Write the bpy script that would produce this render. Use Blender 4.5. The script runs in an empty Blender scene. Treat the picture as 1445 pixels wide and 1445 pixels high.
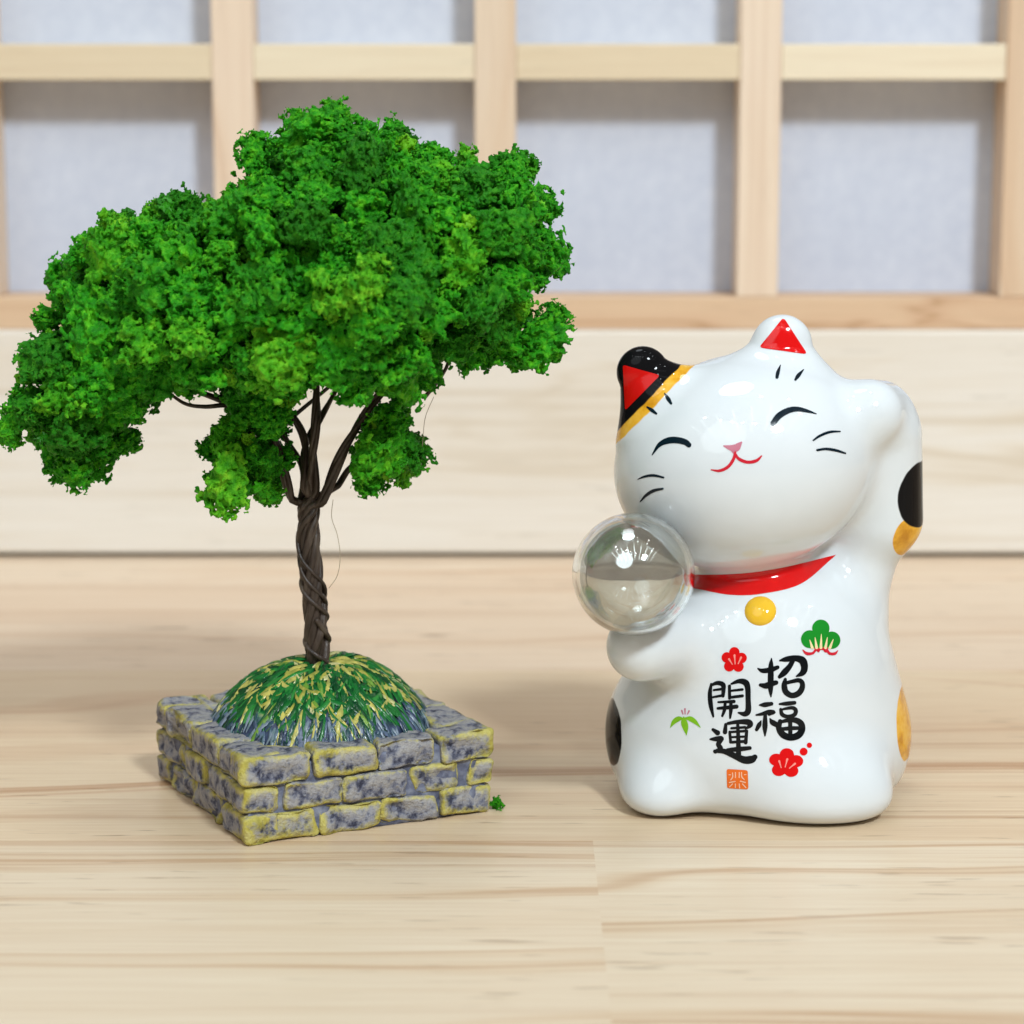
import bpy, bmesh, math, random
import numpy as np
from mathutils import Vector, Matrix
from mathutils.bvhtree import BVHTree

S = 0.01                      # everything below is written in centimetres
random.seed(7); rng = np.random.default_rng(7)
scene = bpy.context.scene
COL = scene.collection
R = math.radians

# ------------------------------------------------------------------ camera
FPX, TH, HC = 3612.0, R(10), 10.0
cam_d = bpy.data.cameras.new('camera'); cam = bpy.data.objects.new('camera', cam_d); COL.objects.link(cam)
cam_d.sensor_width = 36; cam_d.lens = 36 * FPX / 1445
cam.location = (0, 0, HC * S); cam.rotation_euler = (R(90) - TH, 0, 0)
cam_d.clip_start = 0.01; cam_d.clip_end = 50
cam_d.dof.use_dof = True; cam_d.dof.focus_distance = 0.338; cam_d.dof.aperture_fstop = 29
scene.camera = cam

# ------------------------------------------------------------------ world and lamps
w = bpy.data.worlds.new('World'); scene.world = w; w.use_nodes = True
bg = w.node_tree.nodes['Background']
bg.inputs['Color'].default_value = (1.0, 0.83, 0.69, 1); bg.inputs['Strength'].default_value = 0.27

def lamp(name, pos, target, size, power, color=(1, 1, 1), shape='DISK', size_y=None):
    d = bpy.data.lights.new(name, 'AREA'); d.shape = shape; d.size = size; d.energy = power; d.color = color
    if size_y: d.size_y = size_y
    o = bpy.data.objects.new(name, d); COL.objects.link(o)
    o.location = [c * S for c in pos]
    o.rotation_euler = (Vector(target) - Vector(pos)).to_track_quat('-Z', 'Y').to_euler()
    return o
TG = (0, 36, 3)
lamp('key_lamp', (44, -62, 98), TG, 0.2, 16.5, (0.86, 0.95, 1.0))
lamp('ceiling_lamp', (-25, 55, 190), TG, 0.6, 7.5, (0.86, 0.95, 1.0))
lamp('front_fill', (-110, -190, 200), TG, 1.9, 17, (0.86, 0.96, 1.0))  # added fill that lifts the upright fronts, not a lamp of the shop
for i, (x, y, z) in enumerate([(-70, -60, 170), (-45, -75, 170), (-20, -90, 170), (8, -105, 170), (70, 10, 170), (100, -30, 150), (20, 10, 190), (-95, -20, 160)]):
    lamp('ceiling_spot', (x, y, z), TG, 0.05, 0.8, (0.92, 0.97, 1))
for i in range(9):              # rows of thin tubes along the shop ceiling, running away from the table
    x = -180 + 45 * i
    d = bpy.data.lights.new('ceiling_tube', 'AREA'); d.shape = 'RECTANGLE'; d.size = 0.03; d.size_y = 1.6; d.energy = 0.6; d.color = (0.9, 0.97, 1)
    o = bpy.data.objects.new('ceiling_tube', d); COL.objects.link(o); o.location = (x * S, -1.15, 2.0)

vs = scene.view_settings
vs.view_transform = 'Standard'; vs.look = 'None'; vs.gamma = 1; vs.exposure = -0.15
vs.use_curve_mapping = False
scene.render.engine = 'CYCLES'
scene.cycles.use_denoising = True
scene.cycles.max_bounces = 10; scene.cycles.diffuse_bounces = 3; scene.cycles.transmission_bounces = 10

# ------------------------------------------------------------------ helpers
def ray(u, v):
    x = u - 722.5; z = -(v - 722.5)
    return np.array([x, FPX * math.cos(TH) + z * math.sin(TH), -FPX * math.sin(TH) + z * math.cos(TH)])
def P(u, v, Y):
    r = ray(u, v); t = Y / r[1]
    return np.array([r[0] * t, Y, HC + r[2] * t])

def link(o, parent=None):
    COL.objects.link(o)
    if parent is not None: o.parent = parent
    return o
def empty(name, loc):
    o = bpy.data.objects.new(name, None); COL.objects.link(o)
    o.location = [c * S for c in loc]; o.empty_display_size = 0.01
    return o
def tag(o, label=None, cat=None, group=None, kind=None):
    if label: o['label'] = label
    if cat: o['category'] = cat
    if group: o['group'] = group
    if kind: o['kind'] = kind
    return o
def mesh(name, verts, faces, mat, parent=None, smooth=True, org=(0, 0, 0)):
    v = (np.asarray(verts, float) - np.asarray(org, float)) * S
    m = bpy.data.meshes.new(name); m.from_pydata(v.tolist(), [], [list(map(int, f)) for f in faces])
    if smooth: m.polygons.foreach_set('use_smooth', [True] * len(m.polygons))
    m.materials.append(mat); m.update()
    return link(bpy.data.objects.new(name, m), parent)
def fattr(o, name, vals):
    a = o.data.attributes.new(name, 'FLOAT', 'POINT'); a.data.foreach_set('value', np.asarray(vals, np.float32))
def cattr(o, name, cols):
    a = o.data.attributes.new(name, 'FLOAT_COLOR', 'POINT')
    c = np.ones((len(cols), 4), np.float32); c[:, :3] = cols
    a.data.foreach_set('color', c.ravel())

def box(name, lo, hi, mat, parent=None, bevel=0.05, org=(0, 0, 0)):
    bm = bmesh.new(); bmesh.ops.create_cube(bm, size=1)
    lo, hi = np.array(lo, float), np.array(hi, float); c = (lo + hi) / 2; d = hi - lo
    for v in bm.verts: v.co = Vector((v.co.x * d[0], v.co.y * d[1], v.co.z * d[2]))
    if bevel: bmesh.ops.bevel(bm, geom=bm.edges[:], offset=bevel, segments=2, affect='EDGES', profile=0.5)
    for v in bm.verts: v.co = v.co * S
    m = bpy.data.meshes.new(name); bm.to_mesh(m); bm.free(); m.materials.append(mat)
    o = link(bpy.data.objects.new(name, m), parent)
    o.location = [(c[i] - org[i]) * S for i in range(3)]
    return o

def tube(pts, rad, n=8):
    pts = np.asarray(pts, float); rad = np.broadcast_to(rad, (len(pts),))
    T = np.gradient(pts, axis=0); T /= np.linalg.norm(T, axis=1)[:, None] + 1e-12
    nrm = np.cross(T[0], [0.31, 0.9, 0.2]); nrm /= np.linalg.norm(nrm)
    V, Fc = [], []
    for i in range(len(pts)):
        nrm = nrm - T[i] * np.dot(nrm, T[i]); nrm /= np.linalg.norm(nrm); b = np.cross(T[i], nrm)
        for k in range(n):
            a = 2 * math.pi * k / n
            V.append(pts[i] + rad[i] * (math.cos(a) * nrm + math.sin(a) * b))
    for i in range(len(pts) - 1):
        for k in range(n):
            Fc.append((i * n + k, i * n + (k + 1) % n, (i + 1) * n + (k + 1) % n, (i + 1) * n + k))
    Fc.append(tuple(range(n - 1, -1, -1))); Fc.append(tuple((len(pts) - 1) * n + k for k in range(n)))
    return V, Fc
def spline(pts, per=8):
    pts = np.asarray(pts, float)
    if len(pts) < 2: return pts
    ext = np.vstack([2 * pts[0] - pts[1], pts, 2 * pts[-1] - pts[-2]]); out = []
    for i in range(1, len(ext) - 2):
        p0, p1, p2, p3 = ext[i - 1:i + 3]
        for t in np.linspace(0, 1, per, endpoint=False):
            out.append(.5 * (2 * p1 + (p2 - p0) * t + (2 * p0 - 5 * p1 + 4 * p2 - p3) * t * t + (3 * p1 - p0 - 3 * p2 + p3) * t ** 3))
    out.append(pts[-1]); return np.array(out)

LAT = np.random.default_rng(3).random((32, 32, 32))
def vnoise(p):
    p = np.asarray(p, float); i = np.floor(p).astype(int); f = p - i; f = f * f * (3 - 2 * f)
    def L(a, b, c): return LAT[(i[..., 0] + a) % 32, (i[..., 1] + b) % 32, (i[..., 2] + c) % 32]
    x, y, z = f[..., 0], f[..., 1], f[..., 2]
    c00 = L(0, 0, 0) * (1 - x) + L(1, 0, 0) * x; c10 = L(0, 1, 0) * (1 - x) + L(1, 1, 0) * x
    c01 = L(0, 0, 1) * (1 - x) + L(1, 0, 1) * x; c11 = L(0, 1, 1) * (1 - x) + L(1, 1, 1) * x
    return ((c00 * (1 - y) + c10 * y) * (1 - z) + (c01 * (1 - y) + c11 * y) * z) * 2 - 1

def surface_nets(f, org, h):
    """vertices and quads of the zero level of f (negative inside)"""
    nx, ny, nz = f.shape; s = f < 0
    cnt = np.zeros((nx - 1, ny - 1, nz - 1)); acc = np.zeros((nx - 1, ny - 1, nz - 1, 3))
    cor = [(a, b, c) for a in (0, 1) for b in (0, 1) for c in (0, 1)]
    for a in cor:
        for ax in range(3):
            if a[ax] == 1: continue
            b = list(a); b[ax] = 1
            fa = f[a[0]:nx - 1 + a[0], a[1]:ny - 1 + a[1], a[2]:nz - 1 + a[2]]
            fb = f[b[0]:nx - 1 + b[0], b[1]:ny - 1 + b[1], b[2]:nz - 1 + b[2]]
            cr = (fa < 0) != (fb < 0)
            t = np.where(cr, fa / np.where(cr, fa - fb, 1), 0)
            cnt += cr
            for k in range(3):
                acc[..., k] += cr * (a[k] + (t if k == ax else 0))
    m = cnt > 0; idx = -np.ones(m.shape, int); idx[m] = np.arange(m.sum())
    ijk = np.argwhere(m); V = (ijk + acc[m] / cnt[m][:, None]) * h + org
    Q = []
    for ax in range(3):
        o1, o2 = [(1, 2), (2, 0), (0, 1)][ax]
        a = [slice(1, -1)] * 3; a[ax] = slice(0, -1); b = [slice(1, -1)] * 3; b[ax] = slice(1, None)
        ch = s[tuple(a)] != s[tuple(b)]; e = np.argwhere(ch)
        off = np.array([1, 1, 1]); off[ax] = 0; e = e + off
        neg = s[tuple(e.T)]
        d1 = np.zeros(3, int); d1[o1] = 1; d2 = np.zeros(3, int); d2[o2] = 1
        q = np.stack([idx[tuple((e - d1 - d2).T)], idx[tuple((e - d2).T)], idx[tuple(e.T)], idx[tuple((e - d1).T)]], 1)
        q[~neg] = q[~neg][:, ::-1]; Q.append(q)
    Q = np.vstack(Q); Q = Q[(Q >= 0).all(1)]
    return V, Q

# ------------------------------------------------------------------ materials
def srgb(r, g, b):
    f = lambda c: (c / 255 / 12.92) if c / 255 <= 0.04045 else ((c / 255 + 0.055) / 1.055) ** 2.4
    return (f(r), f(g), f(b), 1)
class NT:
    def __init__(s, name, rough=0.5, spec=0.5):
        s.m = bpy.data.materials.new(name); s.m.use_nodes = True; s.t = s.m.node_tree; s.N = s.t.nodes
        s.b = s.N['Principled BSDF']; s.b.inputs['Roughness'].default_value = rough
        s.b.inputs['Specular IOR Level'].default_value = spec
    def n(s, kind, **kw):
        o = s.N.new('ShaderNode' + kind)
        for k, v in kw.items(): setattr(o, k, v)
        return o
    def l(s, a, b): s.t.links.new(a, b)
    def val(s, sock, v):
        if hasattr(v, 'is_linked') or hasattr(v, 'links'): s.l(v, sock)
        else: sock.default_value = v
    def cm(s, scale=(1, 1, 1), loc=(0, 0, 0), random_shift=False):      # object coordinates in centimetres
        tc = s.n('TexCoord'); mp = s.n('Mapping'); mp.inputs['Scale'].default_value = [c * 100 for c in scale]
        mp.inputs['Location'].default_value = loc
        s.l(tc.outputs['Object'], mp.inputs['Vector']); out = mp.outputs['Vector']
        if random_shift:
            oi = s.n('ObjectInfo'); mu = s.math('MULTIPLY', oi.outputs['Random'], 57.3)
            va = s.n('VectorMath', operation='ADD'); s.l(out, va.inputs[0]); s.l(mu, va.inputs[1]); out = va.outputs[0]
        return out
    def math(s, op, a, b=None, clamp=False):
        o = s.n('Math', operation=op); o.use_clamp = clamp; s.val(o.inputs[0], a)
        if b is not None: s.val(o.inputs[1], b)
        return o.outputs[0]
    def noise(s, vec, scale=1, detail=3, rough=0.55, dist=0):
        o = s.n('TexNoise'); s.l(vec, o.inputs['Vector']); o.inputs['Scale'].default_value = scale
        o.inputs['Detail'].default_value = detail; o.inputs['Roughness'].default_value = rough; o.inputs['Distortion'].default_value = dist
        return o.outputs['Fac']
    def ramp(s, fac, stops):
        o = s.n('ValToRGB'); s.l(fac, o.inputs[0]); e = o.color_ramp.elements
        while len(e) < len(stops): e.new(0.5)
        for x, (p, c) in zip(e, stops): x.position = p; x.color = c if len(c) == 4 else (*c, 1)
        return o.outputs['Color']
    def rng(s, v, a, b, c=0, d=1):
        o = s.n('MapRange'); s.val(o.inputs[0], v)
        for i, q in enumerate((a, b, c, d)): o.inputs[i + 1].default_value = q
        return o.outputs[0]
    def mix(s, fac, a, b, mode='MIX'):
        o = s.n('Mix', data_type='RGBA', blend_type=mode); s.val(o.inputs[0], fac); s.val(o.inputs[6], a); s.val(o.inputs[7], b)
        return o.outputs[2]
    def color(s, c): s.val(s.b.inputs['Base Color'], c); return s
    def bump(s, h, dist, strength=1.0):
        o = s.n('Bump'); o.inputs['Strength'].default_value = strength; o.inputs['Distance'].default_value = dist * S
        s.l(h, o.inputs['Height']); s.l(o.outputs[0], s.b.inputs['Normal']); return s

def wood(name, pale, mid, dark, rough=0.42, axis='x', ring=1.0, flecks=0.6, vary=0.0, spec=0.4, patch=0.8):
    m = NT(name, rough, spec)
    ax = {'x': (1, 1, 1), 'z': (1, 1, 1)}[axis]
    def sc(a, b):               # a along the grain, b across it
        return (a, b, b) if axis == 'x' else (b, b, a)
    warp = m.noise(m.cm(sc(0.05, 0.16), random_shift=True), 1, 2, 0.5)
    base = m.cm(sc(0.012, 0.55 * ring), random_shift=True)
    ws = m.math('MULTIPLY', warp, 3.2)
    va = m.n('VectorMath', operation='ADD'); m.l(base, va.inputs[0])
    cb = m.n('CombineXYZ')
    if axis == 'x': m.l(ws, cb.inputs[1])
    else: m.l(ws, cb.inputs[0])
    m.l(cb.outputs[0], va.inputs[1])
    rings = m.noise(va.outputs[0], 1.0, 4, 0.62)
    c = m.ramp(rings, [(0.30, mid), (0.44, pale), (0.55, pale), (0.585, mid), (0.605, dark), (0.63, mid), (0.72, pale)])
    broad = m.noise(m.cm(sc(0.02, 0.11), random_shift=True), 1, 2, 0.5)
    c = m.mix(m.rng(broad, 0.4, 0.65, 0, patch), c, mid)
    strk = m.noise(m.cm(sc(0.03, 2.2), random_shift=True), 1, 3, 0.6); c = m.mix(m.rng(strk, 0.56, 0.72, 0, 0.6), c, dark)
    fib = m.noise(m.cm(sc(0.35, 14), random_shift=True), 1, 3, 0.6)
    c = m.mix(m.rng(fib, 0.3, 0.7, 0, 0.28), c, dark)
    fl = m.noise(m.cm(sc(1.0, 9), random_shift=True), 1, 2, 0.5)
    flm = m.noise(m.cm(sc(0.14, 0.5), random_shift=True), 1, 1, 0.5)
    fm = m.math('MULTIPLY', m.rng(fl, 0.64, 0.71, 0, 1), m.rng(flm, 0.42, 0.56, 0, flecks))
    c = m.mix(fm, c, tuple(0.55 * x for x in dark[:3]) + (1,))
    if vary:
        oi = m.n('ObjectInfo'); hs = m.n('HueSaturation'); m.l(c, hs.inputs['Color'])
        m.l(m.rng(oi.outputs['Random'], 0, 1, 1 - vary, 1 + vary * 1.2), hs.inputs['Value'])
        m.l(m.rng(oi.outputs['Random'], 0, 1, 1 + 2.2 * vary, 1 - vary), hs.inputs['Saturation']); c = hs.outputs[0]
    m.color(c); m.bump(m.math('ADD', fib, m.math('MULTIPLY', fm, -1.0)), 0.006, 0.5)
    m.l(m.rng(fib, 0.3, 0.7, rough - 0.06, rough + 0.1), m.b.inputs['Roughness'])
    return m.m

M = {}
M['front_wood'] = wood('pale pine', srgb(230, 216, 192), srgb(220, 199, 170), srgb(190, 154, 118), 0.36, ring=1.25, flecks=0.4, patch=0.35)
M['table_wood'] = wood('tan pine', srgb(224, 203, 172), srgb(211, 181, 148), srgb(182, 142, 106), 0.38, ring=0.8)
M['back_wood'] = wood('pink pine', srgb(233, 217, 195), srgb(222, 197, 170), srgb(194, 158, 126), 0.40, ring=0.7)
M['board_wood'] = wood('cream wood', srgb(238, 235, 229), srgb(231, 223, 210), srgb(210, 196, 174), 0.6, ring=0.7, flecks=0.2)
M['rail_wood'] = wood('rail wood', srgb(226, 198, 168), srgb(218, 186, 156), srgb(196, 160, 128), 0.6, flecks=0.1, vary=0.04)
M['bar_wood'] = wood('bar wood', srgb(238, 226, 200), srgb(230, 213, 184), srgb(210, 186, 154), 0.6, flecks=0.1, vary=0.04)
M['stile_wood'] = wood('stile wood', srgb(236, 219, 198), srgb(227, 203, 177), srgb(206, 174, 146), 0.6, axis='z', flecks=0.1, vary=0.06)

m = NT('screen paper', 0.9, 0.1)
pf = m.noise(m.cm((1, 1, 1)), 3.0, 5, 0.6); pb = m.noise(m.cm((1, 1, 1)), 0.35, 2)
c = m.mix(m.rng(pf, 0.3, 0.7), srgb(200, 208, 226), srgb(213, 220, 235)); c = m.mix(m.rng(pb, 0.35, 0.7, 0, 0.35), c, srgb(194, 202, 220))
m.color(c).bump(pf, 0.01, 0.4); M['paper'] = m.m

# ------------------------------------------------------------------ setting: table, back board, lattice screen
table = empty('table', (0, 33, 0)); tag(table, 'pale pine table top of long planks', None, None, 'structure')
O = (0, 33, 0)
xs = P(848, 1300, 29.0)[0]
box('plank', (-32, -30, -4), (xs, 32.08, 0), M['front_wood'], table, 0, O)
box('plank', (xs, -30, -4), (36, 32.08, 0), M['front_wood'], table, 0, O)
box('plank', (-32, 32.086, -4), (36, 41.5, 0), M['table_wood'], table, 0.006, O)
box('plank', (-32, 41.504, -4), (36, 54.5, 0), M['back_wood'], table, 0.03, O)

bb = box('back_board', (-32, 51.32, 0.09), (36, 53.6, P(700, 466, 51.32)[2]), M['board_wood'], None, 0.08)
tag(bb, 'wide cream wooden board standing behind the table under the lattice screen', 'board')

YL, DL = 51.42, 1.15
scr = empty('lattice_screen', (0, YL, 4.7)); tag(scr, 'pale wooden lattice screen with white paper panes behind the figurines', 'screen')
O = (0, YL, 4.7)
zr0, zr1 = P(700, 466, 51.32)[2] + 0.004, P(700, 419, YL)[2]
zb0, zb1 = P(700, 113, YL)[2], P(700, 62, YL)[2]
ztop = 15.5
ux = [(-68, -8), (302, 360), (670, 728), (1042, 1100), (1415, 1474)]
xs_ = [(P(a, 250, YL)[0], P(b, 250, YL)[0]) for a, b in ux]
box('rail', (xs_[0][0] - 4.6, YL - 0.02, zr0), (xs_[-1][1] + 4.6, YL + DL, zr1), M['rail_wood'], scr, 0.03, O)
for a, b in xs_:
    box('stile', (a, YL - 0.03, zr1 + 0.002), (b, YL + DL, ztop), M['stile_wood'], scr, 0.03, O)
edges = [xs_[0][0] - 4.6] + [v for p in xs_ for v in p] + [xs_[-1][1] + 4.6]
for i in range(0, len(edges), 2):
    a, b = edges[i] + 0.003, edges[i + 1] - 0.003
    box('bar', (a, YL, zb0), (b, YL + DL - 0.01, zb1), M['bar_wood'], scr, 0.03, O)
    for z0, z1 in ((zr1, zb0), (zb1, ztop)):
        box('paper_pane', (a - 0.2, YL + DL + 0.004, z0 - 0.2 + (0.004 if z0 > 8 else 0)), (b + 0.2, YL + DL + 0.03, z1 + 0.19), M['paper'], scr, 0, O)

# ------------------------------------------------------------------ lucky cat
def smin(a, b, k):
    h = np.clip(.5 + .5 * (b - a) / k, 0, 1); return b * (1 - h) + a * h - k * h * (1 - h)
def ell(p, c, r, roll=0):
    d = p - np.array(c); r = np.array(r)
    if roll:
        ca, sa = math.cos(roll), math.sin(roll)
        d = np.stack([d[..., 0] * ca + d[..., 2] * sa, d[..., 1], -d[..., 0] * sa + d[..., 2] * ca], -1)
    k0 = np.linalg.norm(d / r, axis=-1); k1 = np.linalg.norm(d / (r * r), axis=-1) + 1e-9
    return k0 * (k0 - 1) / k1
def cone(p, a, b, r1, r2):
    a, b = np.array(a), np.array(b); ba = b - a; h = np.clip(((p - a) @ ba) / np.dot(ba, ba), 0, 1)
    return np.linalg.norm(p - a - h[..., None] * ba, axis=-1) - (r1 + (r2 - r1) * h)
BALL_C = P(894, 810, 32.5); BALL_R = 0.797
def cat_sdf(p):
    d = ell(p, (3.406, 34.399, 0.835), (2.116, 1.701, 1.729))
    d = smin(d, ell(p, (3.534, 34.3, 2.0), (1.636, 1.5, 1.5)), .5)
    d = smin(d, ell(p, (2.002, 33.45, 0.186), (0.522, 0.6, 0.523)), .42)
    d = smin(d, ell(p, (4.136, 33.05, 0.327), (0.93, 0.601, 0.66)), .5)
    d = smin(d, cone(p, (2.5, 33.6, 2.358), (1.708, 32.95, 2.391), 0.5, 0.465), .36)
    d = smin(d, cone(p, (4.542, 34.4, 2.797), (4.943, 34.3, 3.951), 0.599, 0.474), .35)
    d = smin(d, cone(p, (5.017, 34.2, 3.894), (5.02, 34.0, 5.046), 0.559, 0.48), .2)
    d = smin(d, cone(p, (4.9, 33.95, 5.342), (4.73, 33.58, 5.40), 0.46, 0.455), .2)
    h = ell(p, (3.126, 33.9, 4.708), (1.776, 1.5, 1.445), R(13))
    pf = p * np.array([1, 1.55, 1]) - np.array([0, 0.55 * 33.75, 0])      # ears are flattened front to back
    h = smin(h, cone(pf, (3.556, 33.9, 5.623), (3.583, 33.9, 6.285), 0.785, 0.403), .32)
    h = smin(h, cone(pf, (2.051, 33.7, 5.416), (1.732, 33.7, 5.935), 0.707, 0.348), .3)
    d = smin(d, h, .3)
    d = -smin(-d, p[..., 2], .35)
    return -smin(-d, np.linalg.norm(p - BALL_C, axis=-1) - BALL_R - 0.006, .03)

h = 0.05
g0 = np.array([0.7, 31.6, -0.2]); shp = (104, 100, 156)
gx = [g0[i] + h * np.arange(shp[i]) for i in range(3)]
grid = np.stack(np.meshgrid(*gx, indexing='ij'), -1)
CV, CQ = surface_nets(cat_sdf(grid), g0, h)
for _ in range(3):
    e = 1e-3; d = cat_sdf(CV)
    g = np.stack([cat_sdf(CV + np.eye(3)[k] * e) - d for k in range(3)], 1) / e
    CV = CV - (d / np.maximum((g * g).sum(1), .2))[:, None] * g * 0.9
zmin = CV[:, 2].min(); CV[:, 2] -= zmin
bvh = BVHTree.FromPolygons([Vector(v) for v in CV], [tuple(map(int, q)) for q in CQ])
CB = np.array([3.4, 34.4, 0.0])
cat = empty('lucky_cat', CB)
tag(cat, 'white glazed ceramic beckoning cat figurine with raised paw and red collar', 'cat figurine')

def ceramic_spots():
    m = NT('painted glaze', 0.05, 0.42)
    m.b.inputs['IOR'].default_value = 1.48
    pos = m.cm()
    sp = m.noise(pos, 1.4, 2)
    c = m.mix(m.rng(sp, 0.3, 0.7), (0.71, 0.765, 0.80, 1), (0.735, 0.785, 0.82, 1))
    wob = m.math('MULTIPLY', m.math('SUBTRACT', m.noise(pos, 2.2, 2), 0.5), 0.16)
    wob2 = m.math('MULTIPLY', m.math('SUBTRACT', m.noise(pos, 2.2, 2), 0.5), 0.09)
    dust = m.noise(pos, 9, 2); c = m.mix(m.rng(dust, 0.81, 0.83, 0, 0.8), c, (0.18, 0.17, 0.16, 1))
    def spot(center, r):
        a = m.n('VectorMath', operation='SUBTRACT'); m.l(pos, a.inputs[0]); a.inputs[1].default_value = center - CB
        b = m.n('VectorMath', operation='DIVIDE'); m.l(a.outputs[0], b.inputs[0]); b.inputs[1].default_value = r
        k = m.n('VectorMath', operation='LENGTH'); m.l(b.outputs[0], k.inputs[0])
        return m.rng(m.math('ADD', k.outputs['Value'], wob), 0.98, 1.02, 1, 0)
    def plane(p, q):            # beyond a nearly front-to-back plane through p and q
        n = np.cross(q - p, np.array([0.05, 1, -0.12])); n /= np.linalg.norm(n)
        if np.dot(n, [-1, 0, 1]) < 0: n = -n
        a = m.n('VectorMath', operation='DOT_PRODUCT'); m.l(pos, a.inputs[0]); a.inputs[1].default_value = n
        return m.rng(m.math('SUBTRACT', m.math('ADD', a.outputs['Value'], wob2), float(np.dot(p - CB, n))), -0.008, 0.008, 0, 1)
    ya = m.noise(m.cm(), 3.5, 3, 0.6)
    yel = m.ramp(ya, [(0.3, srgb(196, 132, 20)), (0.5, srgb(232, 172, 44)), (0.7, srgb(242, 196, 84))])
    blk = (0.006, 0.006, 0.007, 1)
    c = m.mix(spot(P(1286, 762, 33.7), (0.25, 0.7, 0.3)), c, yel)
    c = m.mix(spot(P(1303, 700, 33.75), (0.37, 0.8, 0.46)), c, blk)
    c = m.mix(spot(P(1290, 1022, 33.7), (0.27, 0.9, 0.58)), c, yel)
    c = m.mix(spot(P(1302, 1010, 34.6), (0.2, 0.5, 0.5)), c, blk)
    c = m.mix(spot(P(853, 1035, 34.0), (0.25, 0.75, 0.52)), c, blk)
    c = m.mix(plane(P(982.5, 513.7, 33.4), P(873.5, 624, 33.4)), c, yel)
    c = m.mix(plane(P(964, 512, 33.4), P(872, 608, 33.4)), c, blk)
    m.color(c)
    m.bump(m.noise(pos, 2.6, 2, 0.4), 0.012, 0.35)
    sv = m.n('SeparateColor'); m.l(c, sv.inputs[0]); m.l(m.rng(sv.outputs[1], 0.01, 0.2, 0.12, 0.6), m.b.inputs['Specular IOR Level'])
    return m.m
body = mesh('body', CV, CQ, ceramic_spots(), cat, org=CB)

def gloss(name, col, rough=0.08, spec=0.4):
    m = NT(name, rough, spec); n = m.noise(m.cm(), 4, 2)
    m.color(m.mix(m.rng(n, 0.35, 0.7, 0, 0.35), col, tuple(c * 0.72 for c in col[:3]) + (1,))); return m.m
M['ink'] = gloss('black ink', (0.004, 0.006, 0.008, 1), 0.16, 0.22)
M['line'] = gloss('blue black line', (0.004, 0.014, 0.024, 1), 0.14, 0.25)
M['red'] = gloss('red glaze', srgb(222, 12, 16), 0.09)
M['dark_red'] = gloss('ear red glaze', srgb(205, 18, 14), 0.16, 0.25)
M['rose'] = gloss('rose glaze', srgb(198, 120, 140), 0.12)
M['mouth_red'] = gloss('mouth red', srgb(205, 36, 54), 0.12)
M['yellow'] = gloss('yellow glaze', srgb(240, 192, 50), 0.07)
M['cream'] = gloss('cream line', srgb(240, 222, 170), 0.12)
M['pink'] = gloss('pink line', srgb(250, 150, 140), 0.12)
M['pine'] = gloss('pine green', srgb(22, 140, 40), 0.1)
M['leaf'] = gloss('leaf green', srgb(128, 190, 36), 0.1)
M['orange'] = gloss('orange seal', srgb(240, 112, 28), 0.15)
M['pale_orange'] = gloss('pale orange', srgb(250, 206, 176), 0.15)

CAMP = Vector((0, 0, HC))
def hit(u, v):
    d = Vector(ray(u, v)).normalized(); loc, n, i, t = bvh.ray_cast(CAMP, d)
    return (np.array(loc), np.array(n)) if loc is not None else None
LIFT = [0.0]
def paint(name, polys, mat, parent, lift=0.004, org=CB):
    """lay 2-D patches (grids of points, shape n x m x 2) on the glaze, each a thin skin of paint"""
    V, Fc = [], []
    for g in polys:
        LIFT[0] = (LIFT[0] + 0.00037) % 0.002
        n, k = g.shape[:2]; ids = -np.ones((n, k), int)
        for i in range(n):
            for j in range(k):
                r = hit(*g[i, j])
                if r is None: continue
                nn = r[1] if np.dot(r[1], ray(*g[i, j])) < 0 else -r[1]
                ids[i, j] = len(V); V.append(r[0] + nn * (lift + LIFT[0]))
        for i in range(n - 1):
            for j in range(k - 1):
                q = [ids[i, j], ids[i + 1, j], ids[i + 1, j + 1], ids[i, j + 1]]
                if min(q) < 0: continue
                pts = np.array([V[a] for a in q])
                if max(np.linalg.norm(pts[0] - pts[2]), np.linalg.norm(pts[1] - pts[3])) > 0.5: continue
                q2 = list(dict.fromkeys(q))
                if len(q2) > 2: Fc.append(q2)
    o = mesh(name, V, Fc, mat, parent, org=org)
    return o
def stroke(pts, k=5):
    """brush stroke through (x, y, width) points -> grid"""
    p = spline(np.array(pts, float), 7)
    xy, wd = p[:, :2], np.maximum(p[:, 2], 0.3) / 2
    T = np.gradient(xy, axis=0); T /= np.linalg.norm(T, axis=1)[:, None] + 1e-9
    def cap(c, t, r):
        return [(c + t * r * math.sin(a), r * math.cos(a)) for a in np.linspace(0, math.pi / 2, 6)[1:]]
    rows = [(c, r) for c, r in cap(xy[0], -T[0], wd[0])][::-1]; tt = [T[0]] * len(rows)
    rows += list(zip(xy, wd)); tt += list(T)
    e = cap(xy[-1], T[-1], wd[-1]); rows += e; tt += [T[-1]] * len(e)
    nr = np.array([[-t[1], t[0]] for t in tt]); g = np.zeros((len(rows), k, 2))
    for j, s in enumerate(np.linspace(-1, 1, k)):
        for i, (c, r) in enumerate(rows): g[i, j] = c + nr[i] * r * s
    return g
def star(outline, center, rings=6):
    o = np.array(outline, float); o = np.vstack([o, o[:1]]); c = np.array(center, float)
    return np.stack([c + (o - c) * f for f in np.linspace(0.0, 1, rings + 1)], 0)
def crop(ox, oy, s):
    return lambda st: [[(p[0] / s + ox, p[1] / s + oy, (p[2] if len(p) > 2 else 14) / s) for p in q] for q in st]
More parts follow.
